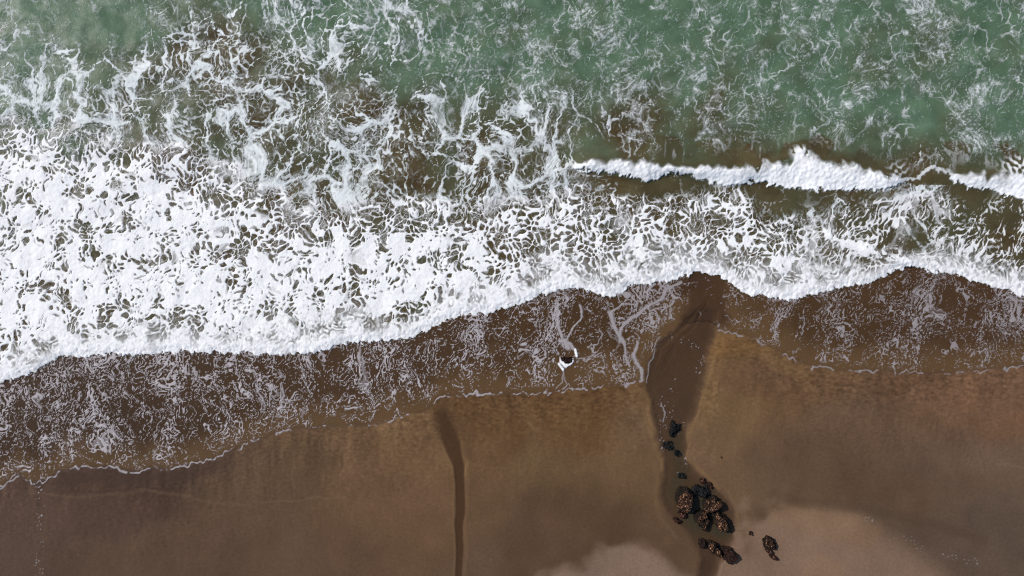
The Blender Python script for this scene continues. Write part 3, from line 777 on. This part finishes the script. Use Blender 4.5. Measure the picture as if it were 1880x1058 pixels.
# ---------------------------------------------------------------- water
sub2r = np.arange(0, len(VS), 2); sub2c = np.arange(0, len(US), 2)
sea = grid_mesh('sea', ZW, df < -1, m_sea(), attrs={'sediment': R['sedi']}, rows=sub2r, cols=sub2c)
tag(sea, 'green sea turning brown with stirred sand near the shore', 'sea', kind='structure')
depth = ss(0, 75, dw + 14 * n25 + 8 * n60) * (.78 + .10 * ss(800, 200, U)) + .10 * ss(0, 8, dw)
depth = depth * (1 - .65 * ss(60, 10, np.hypot((U - 1085) / 1.3, (V - 668) / .8)) ) * (1 - .35 * ss(1240, 1330, U) * ss(1480, 1380, U))
silt = .40 * ss(2, 9, dw) * ss(70, 16, dw) + .16
depth = np.maximum(depth, .60 * R['gap']); silt = silt * (1 - R['gap'])
silt = silt * (1 - ss(-24, 4, -np.abs(poly_sd(NOTCH_POLY, U, V))) * (U > 1186) * (U < 1335) * (V < 690))
silt = silt + .25 * ss(60, 10, np.hypot((U - 1095) / 1.3, (V - 668) / .8))
film_keep = (df > -3) & (dw > 0) & (V > 400) & (V < 960)
wash = grid_mesh('wash_water', np.where(df > -4, ZW, ZW - .05), film_keep, m_film('wash_water'), attrs={'depth': np.clip(depth, 0, 1), 'silt': np.clip(silt, 0, .6) * ss(0, 4, dw), 'green': 0 * U + .05}, rows=np.arange(int(np.searchsorted(VS, 440)), int(np.searchsorted(VS, 965))))
tag(wash, 'thin sheet of brown water washing up the sand below the surf', 'shallow water', kind='structure')
ZST = Z0 - .035 + .012 * fbm(U, V, 120, k=2)
pool = ss(62, 22, np.hypot((U - 1285) / .95, (V - 935) / 1.15)); pool = np.maximum(pool, ss(34, 12, np.hypot(U - 1325, (V - 970) / .8)))
pool = np.maximum(pool, .7 * ss(24, 8, line_dist([(1240, 800), (1250, 860), (1240, 900)], U, V)))
st_keep = (ssd < 2) & (dw <= 1) & (df > 0)
lo, hi = int(np.searchsorted(VS, 560)), int(np.searchsorted(VS, 1150)); cl, ch = int(np.searchsorted(US, 1150)), int(np.searchsorted(US, 1400))
stream = grid_mesh('stream_water', ZST, st_keep, m_film('stream_water'), attrs={'depth': np.clip(.25 * ss(2, -8, ssd) + .28 * pool + .15 * ss(-4, -22, ssd), 0, 1), 'silt': np.clip(.07 + .42 * pool, 0, .6) * ss(2, -6, ssd), 'green': np.clip(pool * .9, 0, 1)},
                   rows=np.arange(lo, hi), cols=np.arange(cl, ch))
tag(stream, 'dark shallow stream crossing the beach past the boulders into the wash', 'stream', kind='structure')

# ---------------------------------------------------------------- foam
WHITE = (.88, .88, .885)
mf = m_foam('surf_foam', WHITE, 14, .028)
tag(face_kind_mesh('surf_foam', 2, mf), 'dense bright white surf foam full of small dark holes, rolling up the beach', 'foam', kind='stuff')
tag(face_kind_mesh('sea_foam', 1, m_foam('sea_foam', (.76, .80, .80), 14, .03)), 'loose lacy net of old foam drifting on the green and brown water', 'foam', kind='stuff')
mb = m_foam('breaker_foam', (.93, .94, .95), 9, .035)
tag(face_kind_mesh('breaking_wave', 3, mb), 'long white breaking wave crest with a spray plume at its middle', 'breaking wave', 'small waves breaking behind the surf')
tag(face_kind_mesh('breaking_wave', 4, mb), 'short white breaking wave crest running out at the right edge', 'breaking wave', 'small waves breaking behind the surf')
tag(face_kind_mesh('wash_foam', 5, m_foam('wash_foam', (.52, .475, .49), 18, .01, .88)), 'thin squiggly threads of greyish foam on the brown wash', 'foam', kind='stuff')

tag(face_kind_mesh('splash_foam', 6, mf), 'white crescent of foam wrapped round the lone dark rock in the wash', 'foam', kind='stuff')

# ---------------------------------------------------------------- boulders
MUSSEL = m_rock('mussel_rock', (.011, .008, .006), (.40, .19, .09), 1.0, .8, (.055, .024, .014))
REDROCK = m_rock('brown_rock', (.016, .009, .007), (.22, .10, .06), .6, .8, (.045, .018, .012))
WETROCK = m_rock('wet_rock', (.008, .008, .008), (.03, .03, .028), .5, .3)
def sph(sub):
    bm = bmesh.new(); bmesh.ops.create_icosphere(bm, subdivisions=sub, radius=1)
    v = np.array([q.co[:] for q in bm.verts]); f = [[q.index for q in t.verts] for t in bm.faces]; bm.free(); return v, f
SPH = {k: sph(k) for k in (4, 5, 6)}
def vnoise(p, sc, seed):
    q = p * sc + seed * 17.3
    return (look(T_FBM, q[:, 0] * 64 + q[:, 2] * 31, q[:, 1] * 64 - q[:, 2] * 47) + look(T_FBM2, q[:, 1] * 50 + q[:, 2] * 60 + 400, q[:, 0] * 50 + q[:, 2] * 20)) * .7
def boulder(pts, h, label, mat, seed, sunk=.2, rough=.16, sub=5, topx=0.0, topy=0.0, spots=1.0, cat='boulder', name='boulder', group='rocks by the beach stream', z_at=None):
    P = np.array(pts, float); h = h * 1.35
    c = P.mean(0)
    base = float(np.interp(c[1], [400, 720, 1200], [-.3, 0, .38])) if z_at is None else z_at
    Q = np.stack([(P[:, 0] - c[0]) / 25, (c[1] - P[:, 1]) / 25], 1)
    an = np.arctan2(Q[:, 1], Q[:, 0]); rr = np.hypot(Q[:, 0], Q[:, 1]); o_ = np.argsort(an); an, rr = an[o_], rr[o_]
    an = np.concatenate([an - 2 * np.pi, an, an + 2 * np.pi]); rr = np.tile(rr, 3)
    v, f = SPH[sub]; th = np.arctan2(v[:, 1], v[:, 0]); rad = np.interp(th, an, rr)
    hor = np.hypot(v[:, 0], v[:, 1])
    hp = hor ** .8
    scale = rr.mean()
    x = np.cos(th) * rad * hp; y = np.sin(th) * rad * hp
    z = np.where(v[:, 2] > 0, v[:, 2] ** .8 * h, v[:, 2] * .35)
    p = np.stack([x, y, z], 1)
    n = vnoise(p / scale, 1.0, seed); n2 = vnoise(p / .25, .8, seed + 3); n3 = vnoise(p / .09, .8, seed + 5)
    r2 = -np.abs(n2) + .5
    nb_ = vnoise(p / .5, .9, seed + 7)
    d = rough * scale * (.8 * n) + .07 * (.4 - np.abs(nb_)) + .045 * r2 + .025 * n3
    nor = v / np.linalg.norm(v, axis=1)[:, None]
    p = p + nor * d[:, None] * np.array([.8, .8, 1.0])
    p[:, 0] += topx * np.clip(p[:, 2], 0, 9); p[:, 1] += topy * np.clip(p[:, 2], 0, 9)
    top = np.clip((p[:, 2] / h - .25) / .6, 0, 1) * spots
    me = bpy.data.meshes.new(name); me.from_pydata(p.tolist(), [], f)
    a = me.attributes.new('top', 'FLOAT', 'POINT'); a.data.foreach_set('value', top.astype(F32))
    me.materials.append(mat)
    o = bpy.data.objects.new(name, me); C.collection.objects.link(o)
    o.location = ((c[0] - 940) / 25, (529 - c[1]) / 25, base - sunk)
    return tag(o, label, cat, group)

boulder([(1243, 898), (1252, 890), (1262, 893), (1268, 903), (1269, 920), (1268, 934), (1260, 941), (1251, 936), (1242, 926), (1240, 910)], .75, 'tall oval boulder crusted with orange shells at the left of the rock cluster', MUSSEL, 1, .12, topx=-.12)
boulder([(1267, 893), (1276, 889), (1290, 891), (1297, 888), (1303, 893), (1295, 902), (1288, 912), (1276, 915), (1268, 906)], .34, 'flat black jagged rock between the tall oval boulder and the small rubble', WETROCK, 2, .14, rough=.25)
boulder([(1288, 922), (1298, 911), (1306, 908), (1318, 914), (1325, 922), (1322, 932), (1312, 937), (1300, 938), (1290, 932)], .62, 'broad boulder with a pale shell patch at the top right of the cluster', MUSSEL, 3, .12, topx=-.05)
boulder([(1305, 936), (1313, 934), (1322, 942), (1331, 955), (1336, 968), (1332, 976), (1322, 970), (1311, 960), (1305, 948)], .66, 'long slanting boulder with a ridge of pale shells above the open pool', MUSSEL, 4, .12)
boulder([(1274, 942), (1284, 934), (1294, 935), (1300, 945), (1302, 958), (1296, 970), (1289, 972), (1281, 963), (1275, 953)], .58, 'rounded boulder with brown shells in the middle of the green pool', MUSSEL, 5, .12, topx=-.05)
boulder([(1297, 992), (1306, 992), (1316, 999), (1323, 1010), (1323, 1018), (1314, 1017), (1304, 1010), (1298, 1001)], .48, 'slanting shell covered boulder at the lower end of the pool', MUSSEL, 6, .10)
boulder([(1324, 999), (1334, 1001), (1345, 1010), (1350, 1021), (1344, 1030), (1334, 1031), (1326, 1023), (1323, 1010)], .48, 'black boulder touching the right of the slanting boulder below the pool', REDROCK, 7, .12, spots=.7)
boulder([(1282, 990), (1288, 987), (1293, 993), (1292, 1001), (1285, 1003), (1281, 998)], .30, 'small round dark rock just left of the two boulders below the pool', REDROCK, 8, .08, sub=4, spots=.5, name='rock', cat='rock')
boulder([(1235, 949), (1242, 950), (1249, 956), (1248, 960), (1240, 959), (1235, 954)], .22, 'small reddish rock on the left bank below the tall oval boulder', REDROCK, 9, .05, sub=4, name='rock', cat='rock')
boulder([(1296, 886), (1303, 885), (1307, 890), (1303, 898), (1297, 896)], .22, 'small jagged rock with pale rim at the upper right of the cluster', REDROCK, 10, .06, rough=.3, sub=4, name='rock', cat='rock')
boulder([(1285, 879), (1290, 877), (1294, 882), (1291, 887), (1286, 886)], .18, 'tiny dark rock on the bank at the very top of the cluster', REDROCK, 11, .05, rough=.3, sub=4, name='rock', cat='rock')
boulder([(1234, 773), (1243, 774), (1252, 777), (1246, 786), (1236, 799), (1227, 801), (1226, 796), (1231, 786)], .36, 'pointed black wet rock standing farthest up the stream towards the sea', WETROCK, 12, .16, rough=.22, name='rock', cat='rock')
boulder([(1219, 811), (1227, 807), (1236, 810), (1239, 819), (1232, 826), (1222, 823)], .22, 'round black rock awash in the stream below the pointed one', WETROCK, 13, .14, name='rock', cat='rock')
boulder([(1238, 826), (1246, 825), (1252, 832), (1249, 839), (1241, 838), (1237, 833)], .20, 'smaller round black rock awash beside the bend of the stream', WETROCK, 14, .13, sub=4, name='rock', cat='rock')
boulder([(1241, 868), (1250, 868), (1261, 872), (1262, 877), (1252, 877), (1243, 874)], .20, 'flat slab of black rock lying across the stream above the cluster', WETROCK, 15, .12, sub=4, name='rock', cat='rock')
boulder([(1372, 975), (1378, 974), (1379, 980), (1374, 982), (1371, 979)], .16, 'small brown stone alone between the pool and the far right boulder', REDROCK, 16, .03, sub=4, name='stone', cat='stone')
boulder([(1397, 986), (1405, 982), (1416, 988), (1423, 998), (1420, 1006), (1409, 1004), (1400, 1002), (1396, 994)], .44, 'boulder standing apart on the pale sand right of the pool', MUSSEL, 17, .08, spots=.8)
boulder([(1404, 1004), (1411, 1006), (1418, 1014), (1422, 1023), (1415, 1024), (1408, 1015), (1403, 1009)], .22, 'ragged red brown rock trailing below the lone boulder on pale sand', REDROCK, 18, .06, rough=.28, sub=4, name='rock', cat='rock')
boulder([(1322, 836), (1326, 837), (1326, 840), (1322, 840)], .08, 'single dark pebble alone on the sand right of the stream', REDROCK, 19, .01, sub=4, name='pebble', cat='pebble', group=None)
boulder([(1028, 657), (1034, 654), (1045, 654), (1052, 657), (1050, 664), (1040, 667), (1031, 665)], .22, 'dark rock ringed with white foam, half covered by the wash', REDROCK, 20, .10, spots=.2, name='rock', cat='rock', group=None, z_at=-.02)
boulder([(1243, 936), (1252, 938), (1259, 942), (1256, 948), (1247, 944), (1241, 941)], .20, 'low dark rock at the foot of the tall oval boulder', REDROCK, 21, .08, rough=.28, sub=4, name='rock', cat='rock')
for o in C.objects:
    if o.type == 'MESH' and o.get('group') is None and 'group' in o.keys(): del o['group']
